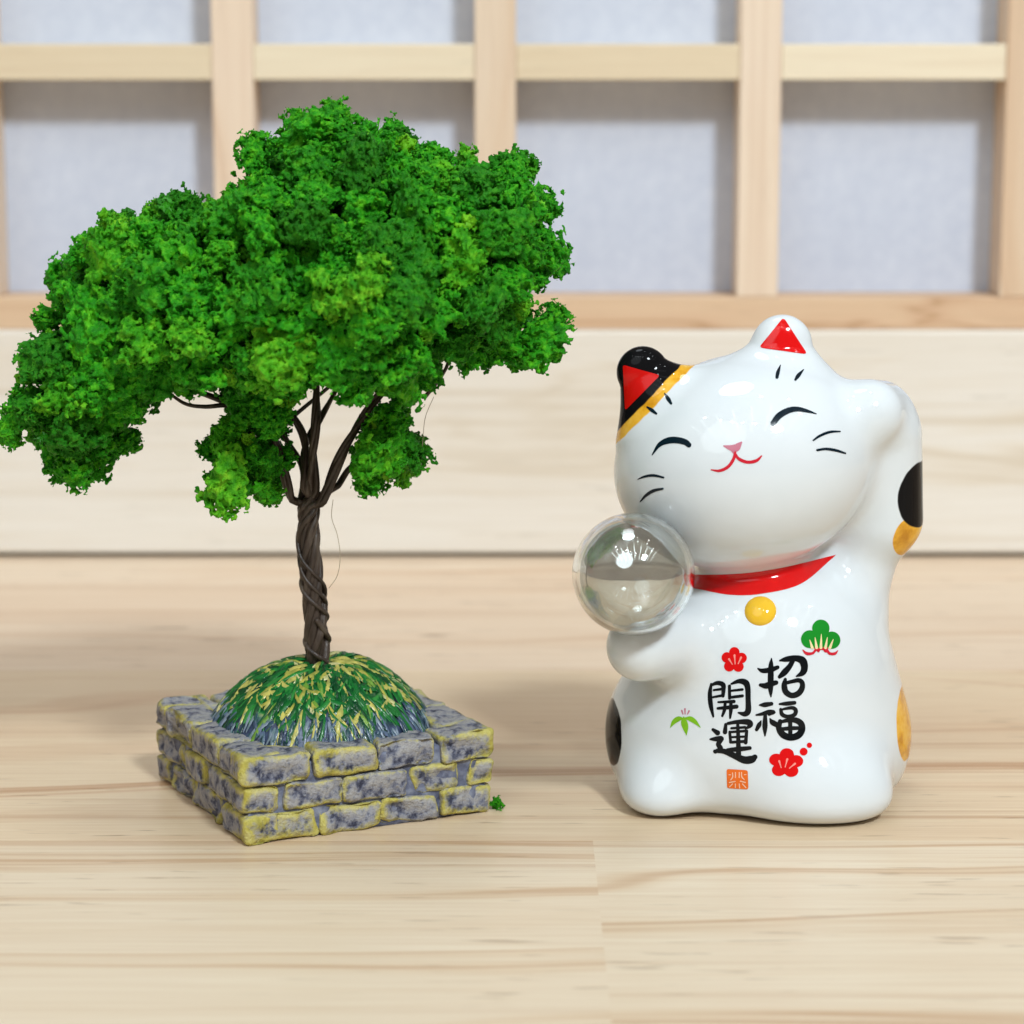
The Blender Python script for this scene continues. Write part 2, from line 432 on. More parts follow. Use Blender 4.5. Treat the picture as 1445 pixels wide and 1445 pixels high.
def subdiv(poly, n=8, rnd=0.0):
    o = []; poly = np.array(poly, float); k = len(poly)
    for i in range(k):
        a, b, c = poly[i], poly[(i + 1) % k], poly[(i + 2) % k]
        p = a + (b - a) * rnd; q = b + (a - b) * rnd; r = b + (c - b) * rnd
        for t in np.linspace(0, 1, n, endpoint=False): o.append(p + (q - p) * t)
        if rnd:
            for t in np.linspace(0, 1, n, endpoint=False): o.append((1 - t) ** 2 * q + 2 * t * (1 - t) * b + t * t * r)
    return np.array(o)

A5 = crop(860, 440, 4.817); A6 = crop(1060, 440, 3.611); A7 = crop(980, 870, 5.559)
def strokes(name, sts, fn, mat, parent=cat, lift=0.004, k=5, fat=1.2):
    return paint(name, [stroke([(a, b, c * fat) for a, b, c in s], k) for s in fn(sts)], mat, parent, lift)
# face
strokes('eye', [[(292, 972, 6), (340, 905, 24), (400, 876, 36), (460, 873, 37), (515, 886, 34), (540, 905, 30)]], A5, M['line'])
strokes('eye', [[(1113, 758, 32), (1150, 710, 36), (1210, 674, 34), (1270, 662, 28), (1340, 674, 19), (1405, 694, 5)]], A5, M['line'])
for s in ([(377, 556, 8), (400, 592, 22), (420, 624, 14)], [(258, 648, 10), (290, 670, 20), (320, 693, 12)],
          [(1162, 364, 5), (1146, 410, 20), (1138, 446, 18)], [(1319, 394, 6), (1285, 432, 22), (1264, 462, 14)]):
    strokes('eyebrow_mark', [s], A5, M['line'])
for s in ([(195, 1138, 5), (240, 1120, 13), (300, 1112, 15), (368, 1126, 11)], [(212, 1288, 7), (250, 1247, 16), (300, 1216, 18), (363, 1202, 12)]):
    strokes('whisker', [s], A5, M['line'])
for s in ([(316, 655, 7), (350, 632, 11), (400, 613, 11), (452, 610, 6)], [(336, 705, 10), (380, 699, 11), (430, 706, 12), (479, 721, 7)]):
    strokes('whisker', [s], A6, M['line'])
strokes('nose', [[(778, 912, 8), (820, 924, 30), (858, 926, 44), (880, 906, 30), (897, 888, 10)], [(836, 940, 20), (852, 962, 16)]], A5, M['rose'])
strokes('mouth', [[(692, 1074, 6), (750, 1080, 16), (808, 1052, 18), (843, 1002, 18), (855, 956, 13)],
                  [(853, 958, 10), (878, 998, 18), (938, 1022, 18), (998, 1012, 18), (1034, 980, 8)]], A5, M['mouth_red'])
e5 = lambda pts: np.array([(x / 4.817 + 860, y / 4.817 + 440) for x, y in pts])
paint('inner_ear', [star(subdiv(e5([(1183, 38), (1346, 290), (1016, 244)]), 10, 0.1), e5([(1180, 200)])[0], 8)], M['red'], cat)
paint('inner_ear', [star(subdiv(e5([(92, 360), (344, 432), (108, 672)]), 10, 0.07), e5([(178, 480)])[0], 8)], M['dark_red'], cat)
# collar and bell
top = spline(np.array([(968, 811), (985, 811), (1030, 810), (1070, 806.5), (1120, 797.5), (1180, 783)]), 10)
bot = spline(np.array([(960, 828), (985, 831.5), (1030, 839.5), (1075, 838), (1130, 824), (1177, 786)]), 10)
paint('collar', [np.stack([top + (bot - top) * f for f in np.linspace(0, 1, 7)], 1)], M['red'], cat)
hb = hit(1073, 861.5); nb = hb[1] / np.linalg.norm(hb[1])
if np.dot(nb, ray(1073, 861)) > 0: nb = -nb
t1 = np.cross(nb, [0, 0, 1]); t1 /= np.linalg.norm(t1); t2 = np.cross(t1, nb)
V, Fc = [], []; rb = 0.215
for i in range(11):
    a = math.pi / 2 * i / 10
    for k in range(32):
        b = 2 * math.pi * k / 32
        V.append(hb[0] - nb * 0.035 + rb * math.sin(a) ** 0.9 * (math.cos(b) * t1 + math.sin(b) * t2) + nb * 0.11 * math.cos(a))
for i in range(10):
    for k in range(32): Fc.append((i * 32 + k, (i + 1) * 32 + k, (i + 1) * 32 + (k + 1) % 32, i * 32 + (k + 1) % 32))
o = mesh('bell', V, Fc, M['yellow'], cat, org=CB)
# brush lettering
CH = {
'sho': [[(497, 408, 8), (535, 425, 26), (600, 417, 30), (652, 398, 22)], [(604, 330, 8), (600, 385, 28), (598, 480, 34), (597, 570, 28), (600, 628, 8)],
        [(518, 537, 20), (560, 543, 34), (600, 528, 34), (640, 518, 26)],
        [(670, 345, 10), (720, 335, 30), (790, 327, 34), (845, 345, 44), (862, 395, 40), (848, 440, 34), (800, 468, 10)],
        [(772, 345, 26), (745, 392, 30), (705, 438, 36), (668, 472, 22)],
        [(712, 492, 18), (704, 540, 32), (716, 590, 34), (760, 618, 32), (810, 606, 34), (842, 565, 32), (844, 520, 28), (818, 500, 26), (770, 508, 22), (722, 520, 20)]],
'fuku': [[(510, 694, 9), (550, 692, 28), (604, 684, 22)], [(485, 772, 10), (530, 764, 20), (585, 748, 26), (624, 750, 20), (585, 768, 16)],
         [(555, 770, 20), (553, 860, 30), (553, 934, 9)], [(522, 818, 7), (508, 848, 26), (488, 886, 20)], [(592, 800, 7), (610, 828, 30), (648, 850, 30)],
         [(668, 686, 12), (720, 683, 24), (784, 676, 22)],
         [(676, 728, 18), (688, 768, 24), (730, 784, 22), (780, 772, 24), (795, 738, 24), (770, 716, 22), (714, 722, 16), (680, 732, 12)],
         [(672, 822, 26), (662, 872, 34), (692, 924, 38), (750, 948, 38), (812, 932, 40), (842, 888, 38), (834, 838, 36), (790, 812, 32), (730, 814, 24), (684, 824, 18)],
         [(750, 818, 24), (752, 940, 24)], [(690, 882, 22), (760, 876, 24), (828, 874, 20)]],
'kai': [[(132, 530, 14), (122, 600, 24), (128, 690, 26), (148, 784, 12)], [(132, 538, 14), (180, 521, 24), (224, 534, 28), (228, 575, 24), (224, 622, 20)],
        [(152, 577, 12), (216, 568, 16)], [(148, 632, 13), (222, 618, 16)],
        [(290, 528, 12), (350, 507, 26), (400, 518, 36), (418, 560, 32), (421, 650, 30), (421, 738, 34), (394, 764, 30), (345, 754, 10)],
        [(275, 545, 18), (276, 640, 18)], [(288, 582, 13), (376, 572, 16)], [(280, 634, 16), (376, 622, 18)],
        [(188, 671, 12), (310, 666, 20)], [(185, 720, 16), (260, 713, 22), (330, 706, 24)], [(242, 672, 16), (236, 730, 20), (219, 780, 14)], [(286, 668, 18), (286, 730, 22), (280, 795, 12)]],
'un': [[(246, 846, 18), (240, 906, 26)], [(264, 838, 18), (340, 826, 24), (422, 828, 34), (438, 852, 28), (400, 880, 10)],
       [(290, 876, 14), (396, 868, 16)], [(277, 905, 16), (284, 985, 18)], [(410, 898, 18), (402, 988, 22)], [(280, 906, 14), (406, 897, 16)],
       [(286, 946, 13), (402, 941, 14)], [(286, 986, 16), (402, 978, 18)], [(260, 1046, 20), (340, 1040, 28), (434, 1031, 22)], [(340, 842, 18), (344, 960, 24), (346, 1110, 32)],
       [(146, 887, 18), (182, 912, 30)], [(126, 962, 12), (170, 960, 28), (214, 956, 26), (188, 1000, 28), (205, 1036, 28), (164, 1060, 22)],
       [(160, 1056, 20), (230, 1056, 30), (310, 1090, 34), (390, 1124, 42), (448, 1120, 44), (474, 1102, 30)]]}
for key, lab in (('sho', 'black brush character top right'), ('fuku', 'black brush character bottom right'), ('kai', 'black brush character top left'), ('un', 'black brush character bottom left')):
    o = strokes('written_character', CH[key], A7, M['ink'], k=4, fat=1.38); o['label'] = lab
# plum blossoms
def blossom(cx, cy, r, rot, sx=1.0):
    out = []
    for k in range(90):
        a = 2 * math.pi * k / 90
        best = 0.45
        for j in range(5):
            q = 0.60 * math.cos(a - rot - 2 * math.pi * j / 5); D = q * q - (0.36 - 0.41 ** 2)
            if D >= 0 and q > 0: best = max(best, q + math.sqrt(D))
        out.append((cx + r * sx * best * math.cos(a), cy + r * best * math.sin(a)))
    return star(out, (cx, cy), 5)
for cx, cy, r, rot, sx, stm in ((1036, 931.5, 18.2, R(-88), 1.0, [(272, 335, 298, 375), (315, 305, 320, 372), (366, 322, 344, 370)]),
                                (1109, 1077, 21, R(-85), 1.17, [(665, 1135, 680, 1185), (728, 1120, 712, 1180), (788, 1155, 745, 1190)])):
    f = paint('plum_blossom', [blossom(cx, cy, r, rot, sx)], M['red'], cat)
    for a, b, c, d in stm: strokes('stamen', [[(a, b, 14), ((a + c) / 2, (b + d) / 2, 8), (c, d, 7)]], A7, M['pink'], f, 0.008)
for x, y, r in ((856, 1060, 31), (901, 1010, 21)):
    paint('red_dot', [star([(980 + (x + r * math.cos(a)) / 5.559, 870 + (y + r * math.sin(a)) / 5.559) for a in np.linspace(0, 6.283, 24, endpoint=False)], (980 + x / 5.559, 870 + y / 5.559), 2)], M['red'], cat)
# pine sprig
cl = []
for k in range(120):
    a = 2 * math.pi * k / 120; ca, sa = math.cos(a), math.sin(a); best = 0
    for (lx, ly, lr) in ((-85, 20, 70), (0, -65, 68), (85, 28, 68), (-30, 40, 55), (35, 42, 55)):
        q = lx * ca + ly * sa; D = q * q - (lx * lx + ly * ly - lr * lr)
        if D >= 0: best = max(best, q + math.sqrt(D))
    cl.append((980 + (990 + best * ca) / 5.559, 870 + (158 + best * sa) / 5.559))
f = paint('pine_sprig', [star(cl, (980 + 990 / 5.559, 870 + 158 / 5.559), 6)], M['pine'], cat)
for a, b, c, d in ((903, 185, 922, 245), (944, 165, 956, 245), (993, 140, 990, 245), (1040, 165, 1026, 245), (1086, 180, 1060, 245)):
    strokes('needle', [[(a, b, 4), ((a + c) / 2, (b + d) / 2, 12), (c, d, 18)]], A7, M['cream'], f, 0.008)
strokes('cord', [[(848, 262, 6), (880, 290, 20), (925, 288, 16), (950, 262, 16), (975, 255, 14), (1010, 255, 14), (1035, 262, 16), (1060, 290, 18), (1100, 290, 18), (1122, 268, 6)],
                 [(945, 250, 12), (975, 270, 20), (960, 250, 14)], [(1010, 250, 14), (1030, 272, 20), (1040, 250, 12)]], A7, M['mouth_red'], f, 0.006)
# bamboo leaves (crop 920,780 / 4.13)
A8 = crop(920, 780, 4.13)
f = strokes('bamboo_sprig', [[(186, 958, 6), (188, 985, 30), (196, 1020, 28), (202, 1062, 3)], [(180, 966, 10), (155, 968, 24), (130, 985, 22), (108, 1018, 3)], [(198, 964, 10), (225, 968, 24), (252, 985, 20), (283, 1018, 3)]], A8, M['leaf'])
for s in ([(175, 920, 8), (182, 940, 5)], [(193, 910, 8), (194, 940, 5)], [(217, 922, 8), (208, 940, 5)]): strokes('sprig_tip', [s], A8, M['rose'], f)
# seal
sq = [(980 + x / 5.559, 870 + y / 5.559) for x, y in ((252, 1195), (418, 1205), (424, 1356), (256, 1346))]
f = paint('seal_stamp', [star(subdiv(sq, 8, 0.12), np.mean(sq, 0), 6)], M['orange'], cat)
for s in ([(300, 1225, 6), (300, 1258, 7), (285, 1280, 6)], [(370, 1222, 6), (372, 1255, 7), (392, 1278, 6)], [(322, 1222, 6), (322, 1262, 6)], [(352, 1222, 6), (352, 1262, 6)],
          [(275, 1300, 7), (320, 1292, 7)], [(362, 1290, 7), (400, 1300, 7)], [(300, 1310, 6), (276, 1335, 6)], [(322, 1312, 6), (322, 1340, 6)], [(352, 1312, 6), (356, 1345, 6)], [(378, 1312, 6), (404, 1340, 7)], [(270, 1240, 5), (284, 1240, 5)], [(392, 1240, 5), (406, 1238, 5)]):
    strokes('seal_mark', [s], A7, M['pale_orange'], f, 0.008, 3)

# ------------------------------------------------------------------ glass ball
def sphere(c, r, nu=64, nv=40, flip=False):
    V, Fc = [np.array(c) + [0, 0, r]], []
    for i in range(1, nv):
        a = math.pi * i / nv
        for k in range(nu):
            b = 2 * math.pi * k / nu; V.append(np.array(c) + r * np.array([math.sin(a) * math.cos(b), math.sin(a) * math.sin(b), math.cos(a)]))
    V.append(np.array(c) - [0, 0, r])
    for k in range(nu): Fc.append((0, 1 + k, 1 + (k + 1) % nu))
    for i in range(nv - 2):
        for k in range(nu): Fc.append((1 + i * nu + k, 1 + (i + 1) * nu + k, 1 + (i + 1) * nu + (k + 1) % nu, 1 + i * nu + (k + 1) % nu))
    for k in range(nu): Fc.append((len(V) - 1, 1 + (nv - 2) * nu + (k + 1) % nu, 1 + (nv - 2) * nu + k))
    if flip: Fc = [f[::-1] for f in Fc]
    return V, Fc
g = NT('clear glass', 0.0, 0.5); g.b.inputs['Transmission Weight'].default_value = 1; g.b.inputs['IOR'].default_value = 1.49
g.color((0.94, 0.96, 0.95, 1)); M['glass'] = g.m
V1, F1 = sphere(BALL_C, BALL_R); V2, F2 = sphere(BALL_C, BALL_R * 0.93, 64, 40, True)
ball = mesh('glass_ball', list(V1) + list(V2), F1 + [tuple(i + len(V1) for i in f) for f in F2], M['glass'], None, org=BALL_C)
ball.location = BALL_C * S - np.array([0, 0, zmin * S])
tag(ball, 'clear round ball with a silvery grey core held on the lowered paw of the cat', 'glass ball')
# the half-silvered core inside the clear shell
g = NT('half silvered core', 0.03, 0.5); g.N.remove(g.b)
gl_ = g.n('BsdfGlossy'); gl_.inputs['Roughness'].default_value = 0.035; gl_.inputs['Color'].default_value = (0.82, 0.84, 0.87, 1)
tr_ = g.n('BsdfTransparent'); tr_.inputs['Color'].default_value = (0.9, 0.93, 0.92, 1)
mx = g.n('MixShader'); g.l(g.rng(g.noise(g.cm(), 1.6, 3), 0.3, 0.7, 0.34, 0.52), mx.inputs[0]); g.l(gl_.outputs[0], mx.inputs[1]); g.l(tr_.outputs[0], mx.inputs[2])
bp_ = g.n('Bump'); bp_.inputs['Strength'].default_value = 0.25; bp_.inputs['Distance'].default_value = 0.02 * S; g.l(g.noise(g.cm(), 2.2, 3), bp_.inputs['Height']); g.l(bp_.outputs[0], gl_.inputs['Normal'])
g.l(mx.outputs[0], [n for n in g.N if n.type == 'OUTPUT_MATERIAL'][0].inputs['Surface'])
mesh('silvered_core', *sphere(BALL_C, BALL_R * 0.875), g.m, ball, org=BALL_C)

# ------------------------------------------------------------------ miniature tree
TB = np.array([-2.63, 34.17, 0.0]); ROT = R(26)
tree = empty('miniature_tree', TB)
tag(tree, 'miniature model tree with green foam crown on a grey stone brick base', 'model tree')
ex = np.array([math.cos(ROT), math.sin(ROT), 0]); ey = np.array([-math.sin(ROT), math.cos(ROT), 0]); ez = np.array([0, 0, 1.0])
SIDE, HB = 3.56, 1.16

m = NT('painted stone', 0.55, 0.35)
at = m.n('Attribute', attribute_name='edge'); pos = m.cm(); oi = m.n('ObjectInfo')
n1 = m.noise(pos, 2.2, 3, 0.6); n2 = m.noise(pos, 5.5, 4, 0.6); n3 = m.noise(m.cm(random_shift=True), 1.5, 3, 0.55); n4 = m.noise(pos, 15, 3, 0.6)
c = m.ramp(n2, [(0.33, srgb(46, 50, 70)), (0.40, srgb(94, 98, 116)), (0.47, srgb(138, 139, 147)), (0.60, srgb(163, 161, 160)), (0.72, srgb(112, 116, 130))])
e = m.math('ADD', m.math('MULTIPLY', at.outputs['Fac'], 0.72), m.math('MULTIPLY', m.math('SUBTRACT', n3, 0.5), 1.5))
e = m.math('ADD', e, m.math('MULTIPLY', m.math('SUBTRACT', n4, 0.5), 0.9))
e = m.math('ADD', e, m.rng(oi.outputs['Random'], 0, 1, -0.10, 0.12))
yc = m.ramp(n1, [(0.3, srgb(142, 136, 46)), (0.5, srgb(190, 179, 72)), (0.7, srgb(202, 194, 130))])
c = m.mix(m.rng(e, 0.3, 0.72, 0, 0.88), c, yc)
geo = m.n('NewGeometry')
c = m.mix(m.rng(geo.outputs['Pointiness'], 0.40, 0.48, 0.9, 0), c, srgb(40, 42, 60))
m.color(c); m.bump(m.math('ADD', n2, m.math('MULTIPLY', n4, 0.5)), 0.07, 0.9); M['stone'] = m.m
m = NT('mortar paint', 0.6, 0.3); n = m.noise(m.cm(), 5, 4)
m.color(m.ramp(n, [(0.3, srgb(56, 60, 80)), (0.5, srgb(104, 110, 132)), (0.7, srgb(142, 148, 164))])); m.bump(n, 0.06, 0.8); M['mortar'] = m.m

# mortar core is the base part, every brick a sub-part of it
bm = bmesh.new(); bmesh.ops.create_cube(bm, size=2); bmesh.ops.subdivide_edges(bm, edges=bm.edges[:], cuts=14, use_grid_fill=True)
cv = np.array([v.co[:] for v in bm.verts]); cf = [[v.index for v in f.verts] for f in bm.faces]; bm.free()
hs = SIDE / 2 - 0.085; cvv = cv * [hs, hs, 0.5]; cvv[:, 2] += 0.5 + 0.01
cvv += 0.03 * np.stack([vnoise(cvv * 4 + k * 9) for k in range(3)], 1); cvv[:, 2] = np.maximum(cvv[:, 2], 0.004)
base = mesh('stone_base', cvv @ np.array([ex, ey, ez]) + 0, cf, M['mortar'], tree)

bm = bmesh.new(); bmesh.ops.create_cube(bm, size=2); bmesh.ops.subdivide_edges(bm, edges=bm.edges[:], cuts=9, use_grid_fill=True)
bv = np.array([v.co[:] for v in bm.verts]); bf = [[v.index for v in f.verts] for f in bm.faces]; bm.free()
bv = np.sign(bv) * np.abs(bv) ** 0.62
edge0 = np.sort(np.abs(bv), 1)[:, 1]
bcount = [0]
def brick(side, s0, s1, z0, z1, depth, proud, x_out=0.0):
    """side: index of the face; s0..s1 along that face in cm from its left corner seen from outside"""
    bcount[0] += 1; k = bcount[0]
    dx, dy, dz = (s1 - s0) / 2, depth / 2, (z1 - z0) / 2; D = np.array([dx, dy, dz]); p = bv * D
    r = min(0.07, dz * 0.5, dx * 0.5); q = np.clip(p, -(D - r), D - r); n = p - q; ln = np.linalg.norm(n, axis=1)[:, None]
    p = np.where(ln > 1e-6, q + n / np.maximum(ln, 1e-6) * r, p)
    off = np.array([k * 3.17, k * 1.93, k * 2.71])
    nn = p / (np.abs(p).max(1)[:, None] + 1e-6)
    p = p + 0.030 * np.stack([vnoise(p * 3.6 + off + j * 7) for j in range(3)], 1) * [1.5, 1.5, 1.0] + 0.015 * np.stack([vnoise(p * 13 + off + j * 5) for j in range(3)], 1)
    pit = np.clip(vnoise(p * 5.2 + off * 1.7), 0.05, 1) - 0.05
    p[:, 1] += np.where(bv[:, 1] < -0.9, pit * 0.12, 0)
    ang = ROT + side * math.pi / 2; ax = np.array([math.cos(ang), math.sin(ang), 0]); ay = np.array([-math.sin(ang), math.cos(ang), 0])
    tilt = R(random.uniform(-1.6, 1.6)); ct, st = math.cos(tilt), math.sin(tilt)
    p = np.stack([p[:, 0] * ct - p[:, 2] * st, p[:, 1], p[:, 0] * st + p[:, 2] * ct], 1)
    cen = ax * (-SIDE / 2 + (s0 + s1) / 2) + ay * (-SIDE / 2 - proud + depth / 2) + ez * (z0 + z1) / 2
    wv = p[:, :1] * ax + p[:, 1:2] * ay + p[:, 2:] * ez
    o = mesh('brick', wv, bf, M['stone'], base); o.location = cen * S
    dd = np.sort(D - np.abs(bv * D), 1)[:, 1]; fattr(o, 'edge', np.clip(1 - dd / 0.15, 0, 1))
    return o
rows = [(0.0, 0.385), (0.395, 0.765), (0.775, HB)]
def lay(side, fr, corner):
    for ri, cuts in enumerate(fr):
        z0, z1 = rows[ri]; L = cuts[-1][1]
        for a, b in cuts:
            s0, s1 = a * SIDE, b * SIDE
            jit = random.uniform(-0.012, 0.012)
            brick(side, s0 - 0.012, s1 + 0.012, z0 + 0.002 + (0.012 if ri == 0 else random.uniform(0, .012)), z1 - random.uniform(0, .015), 0.58 if ri == 2 else 0.5, (0.02 if ri == 2 else 0.0) + jit)
front = [[(0, .28), (.295, .54), (.545, .775), (.78, 1.0)], [(0, .13), (.165, .385), (.395, .65), (.675, .865), (.91, 1.0)], [(0, .262), (.285, .522), (.54, .76), (.785, 1.0)]]
left = [[(.0, .12), (.17, .40), (.42, .72), (.74, .985)], [(.0, .29), (.33, .57), (.585, .845), (.86, .985)], [(.0, .12), (.125, .41), (.415, .71), (.72, .975)]]
lay(0, front, True)
# left-hand face runs from the back corner (0) to the front corner (1); bricks stop short of the front corner bricks
lay(3, [[(a, min(b, 0.985)) for a, b in r] for r in left], False)
lay(1, [[(.17 if i == 0 else .0 + .16, .42), (.44, .70), (.72, .84)] for i in range(3)], False)
lay(2, [[(0, .26), (.28, .52), (.54, .78), (.80, .85)] for i in range(3)], False)

# grass mound
MR, MZ0, MZ1 = 1.62, 0.86, 1.90
def dome(x, y):
    r = np.sqrt(x * x + y * y) / MR
    z = MZ0 + (MZ1 - MZ0) * np.clip(1 - r ** 2.3, 0, 1) ** 0.85
    return z + 0.05 * vnoise(np.stack([x * 2.2 + 5, y * 2.2 + 3, 0 * x], -1))
V, Fc, blue = [], [], []
NR, NA = 60, 180
for i in range(NR + 1):
    for k in range(NA):
        a = 2 * math.pi * k / NA; r = MR * 1.04 * (i / NR) ** 0.8
        V.append((r * math.cos(a), r * math.sin(a), 0))
V = np.array(V); V[:, 2] = dome(V[:, 0], V[:, 1])
aa = np.arctan2(V[:, 1], V[:, 0]); rr = np.hypot(V[:, 0], V[:, 1])
sw = aa + 0.5 * vnoise(np.stack([V[:, 0] * 1.5, V[:, 1] * 1.5, 0 * rr + 4], -1))
ridge = vnoise(np.stack([np.cos(sw) * 9, np.sin(sw) * 9, rr * 2.4], -1)) + 0.6 * vnoise(np.stack([np.cos(sw) * 18, np.sin(sw) * 18, rr * 4 + 3], -1))
V[:, 2] += 0.035 * ridge * np.clip(rr / 0.4, 0, 1)
blue = np.clip((rr / MR - 0.77 + 0.16 * vnoise(np.stack([np.cos(aa) * 3, np.sin(aa) * 3, rr], -1))) / 0.06, 0, 1)
for i in range(NR):
    for k in range(NA): Fc.append((i * NA + k, (i + 1) * NA + k, (i + 1) * NA + (k + 1) % NA, i * NA + (k + 1) % NA))
m = NT('painted turf', 0.3, 0.5)
a1 = m.n('Attribute', attribute_name='blue'); a2 = m.n('Attribute', attribute_name='ridge'); n = m.noise(m.cm(), 6, 3)
gcol = m.ramp(m.math('ADD', m.math('MULTIPLY', a2.outputs['Fac'], 0.3), n), [(0.25, srgb(10, 62, 34)), (0.5, srgb(24, 106, 50)), (0.72, srgb(50, 136, 58)), (0.92, srgb(170, 184, 84))])
bcol = m.ramp(n, [(0.3, srgb(36, 46, 70)), (0.5, srgb(70, 84, 112)), (0.7, srgb(112, 124, 148))])
m.color(m.mix(a1.outputs['Fac'], gcol, bcol)); m.bump(n, 0.04, 0.6); M['turf'] = m.m
mound = mesh('grass_mound', V, Fc, M['turf'], tree); fattr(mound, 'blue', blue); fattr(mound, 'ridge', ridge)
# brushed grass blades lying on the mound: too many and too small to pick apart
BV, BF, BC = [], [], []
cols = [srgb(206, 196, 104), srgb(190, 182, 84), srgb(222, 214, 150), srgb(26, 112, 48), srgb(14, 84, 40), srgb(10, 62, 34), srgb(52, 140, 60), srgb(120, 160, 60)]
wts = [.12, .10, .04, .22, .19, .14, .13, .06]
def blade(r0, a0, ln, wd, dirn, col, lift):
    x, y = r0 * math.cos(a0), r0 * math.sin(a0); n = 7; b0 = len(BV); th = dirn; curl = rng.normal(0, 1.3)
    for i in range(n):
        t = i / (n - 1); wv = wd * math.sin(math.pi * (0.08 + 0.9 * t)) ** 0.8
        for j, s in enumerate((-1, 0, 1)):
            px, py = x - math.sin(th) * wv * s, y + math.cos(th) * wv * s
            BV.append((px, py, float(dome(np.array(px), np.array(py))) + lift + (0.02 if s == 0 else -0.012) + 0.03 * math.sin(math.pi * t)))
            BC.append(col[:3])
        st = ln / (n - 1); th += curl * st * 2; x += math.cos(th) * st; y += math.sin(th) * st
    for i in range(n - 1):
        for j in range(2): BF.append((b0 + i * 3 + j, b0 + (i + 1) * 3 + j, b0 + (i + 1) * 3 + j + 1, b0 + i * 3 + j + 1))
for i in range(850):
    r0 = MR * math.sqrt(rng.uniform(0.005, 0.57)); a0 = rng.uniform(0, 2 * math.pi)
    cl_ = cols[rng.choice(len(cols), p=wts)]
    sw0 = 0.9 * float(vnoise(np.array([math.cos(a0) * r0 * 1.3 + 8, math.sin(a0) * r0 * 1.3 + 2, 1.5])))
    blade(r0, a0, rng.uniform(.2, .48), rng.uniform(.014, .046), a0 + 1.3 * sw0 + rng.normal(0, .5), cl_, rng.uniform(-0.006, .03))
for i in range(420):       # blue-grey tufts round the foot
    r0 = MR * rng.uniform(.76, .95); a0 = rng.uniform(0, 2 * math.pi)
    blade(r0, a0, rng.uniform(.12, .24), rng.uniform(.015, .03), a0 + rng.normal(0, .4), [srgb(60, 74, 104), srgb(96, 110, 140), srgb(30, 40, 62), srgb(130, 142, 160)][rng.integers(4)], rng.uniform(0, .03))
m = NT('brushed blades', 0.28, 0.5); at = m.n('Attribute', attribute_name='Col'); n = m.noise(m.cm(), 9, 3)
m.color(m.mix(m.rng(n, 0.35, 0.65, 0, 0.45), at.outputs['Color'], srgb(24, 92, 40))); m.bump(n, 0.03, 0.5); M['blade'] = m.m
bl = mesh('grass_blades', BV, BF, M['blade'], mound); cattr(bl, 'Col', BC); bl['kind'] = 'stuff'

# trunk: a bundle of twisted wires that fans out into branches
m = NT('brown wire', 0.42, 0.45)
n = m.noise(m.cm((6, 6, 1.4)), 1, 3); m.color(m.ramp(n, [(0.3, srgb(34, 26, 22)), (0.55, srgb(64, 52, 44)), (0.75, srgb(100, 88, 76))])); m.bump(m.noise(m.cm((16, 16, 2)), 1, 3), 0.02, 0.7); M['bark'] = m.m
YT = TB[1]
def px(pts): return np.array([P(q[0], q[1], YT + (q[2] if len(q) > 2 else 0)) for q in pts]) - TB
axis = spline(px([(450, 950), (447, 900), (443, 840), (438, 785), (434, 742), (436, 712)]), 10)
core_r = np.linspace(0.115, 0.095, len(axis)); core_r[-6:] *= np.linspace(1, .75, 6)
trunk = mesh('trunk', *tube(axis, core_r, 14), M['bark'], tree)
br = {
'r': px([(456, 712, -.1), (478, 650, -.15), (500, 605, -.2), (540, 552, -.2), (580, 515, -.1), (640, 480, 0)]),
'c': px([(442, 700, 0), (443, 650, -.05), (446, 590, -.1), (445, 530, 0), (450, 440, .1)]),
'l': px([(432, 690, 0), (429, 645, .1), (424, 605, .15), (396, 560, .2), (350, 505, .2)]),
'b': px([(438, 690, .2), (432, 640, .3), (446, 600, .4), (472, 550, .6), (510, 480, .8)]),
'L': px([(416, 708, 0), (402, 670, -.1), (378, 610, -.2), (325, 572, -.2), (272, 548, -.1), (205, 515, 0)]),
'x': px([(420, 712, .1), (424, 660, .3), (405, 615, .4), (410, 590, .3), (470, 540, .1)]),
'R': px([(470, 690, .1), (505, 655, .2), (545, 640, .2), (575, 640, .2)])}
plan = ['r', 'r', 'r', 'c', 'c', 'c', 'l', 'l', 'b', 'b', 'L', 'L', 'x', 'R']
for i, kx in enumerate(plan):
    ph = 2 * math.pi * i / len(plan) * 3.0; pts = []; rad = []
    n0 = len(axis)
    T = np.gradient(axis, axis=0); T /= np.linalg.norm(T, axis=1)[:, None]
    for q in range(n0):
        t = q / (n0 - 1); a = ph + 8.0 * t + 0.5 * math.sin(3 * t + i)
        u = np.cross(T[q], [0, 1, 0]); u /= np.linalg.norm(u); vv = np.cross(T[q], u)
        ro = 0.118 * (1 - 0.2 * t) + 0.02 * math.sin(i * 1.7 + 4 * t)
        pts.append(axis[q] + ro * (math.cos(a) * u + math.sin(a) * vv)); rad.append(0.05 - 0.004 * t)
    bp = spline(br[kx], 9); nbp = len(bp)
    for q in range(nbp):
        t = q / (nbp - 1); a = ph + 8.0 + 8 * t
        o3 = 0.045 * (1 - .5 * t); pts.append(bp[q] + o3 * np.array([math.cos(a), math.sin(a), 0.3 * math.sin(a)])); rad.append(0.048 - 0.024 * t)
    pts = np.array(pts); sm = pts.copy(); sm[1:-1] = .25 * pts[:-2] + .5 * pts[1:-1] + .25 * pts[2:]
    mesh('wire_strand', *tube(sm, rad, 8), M['bark'], trunk)
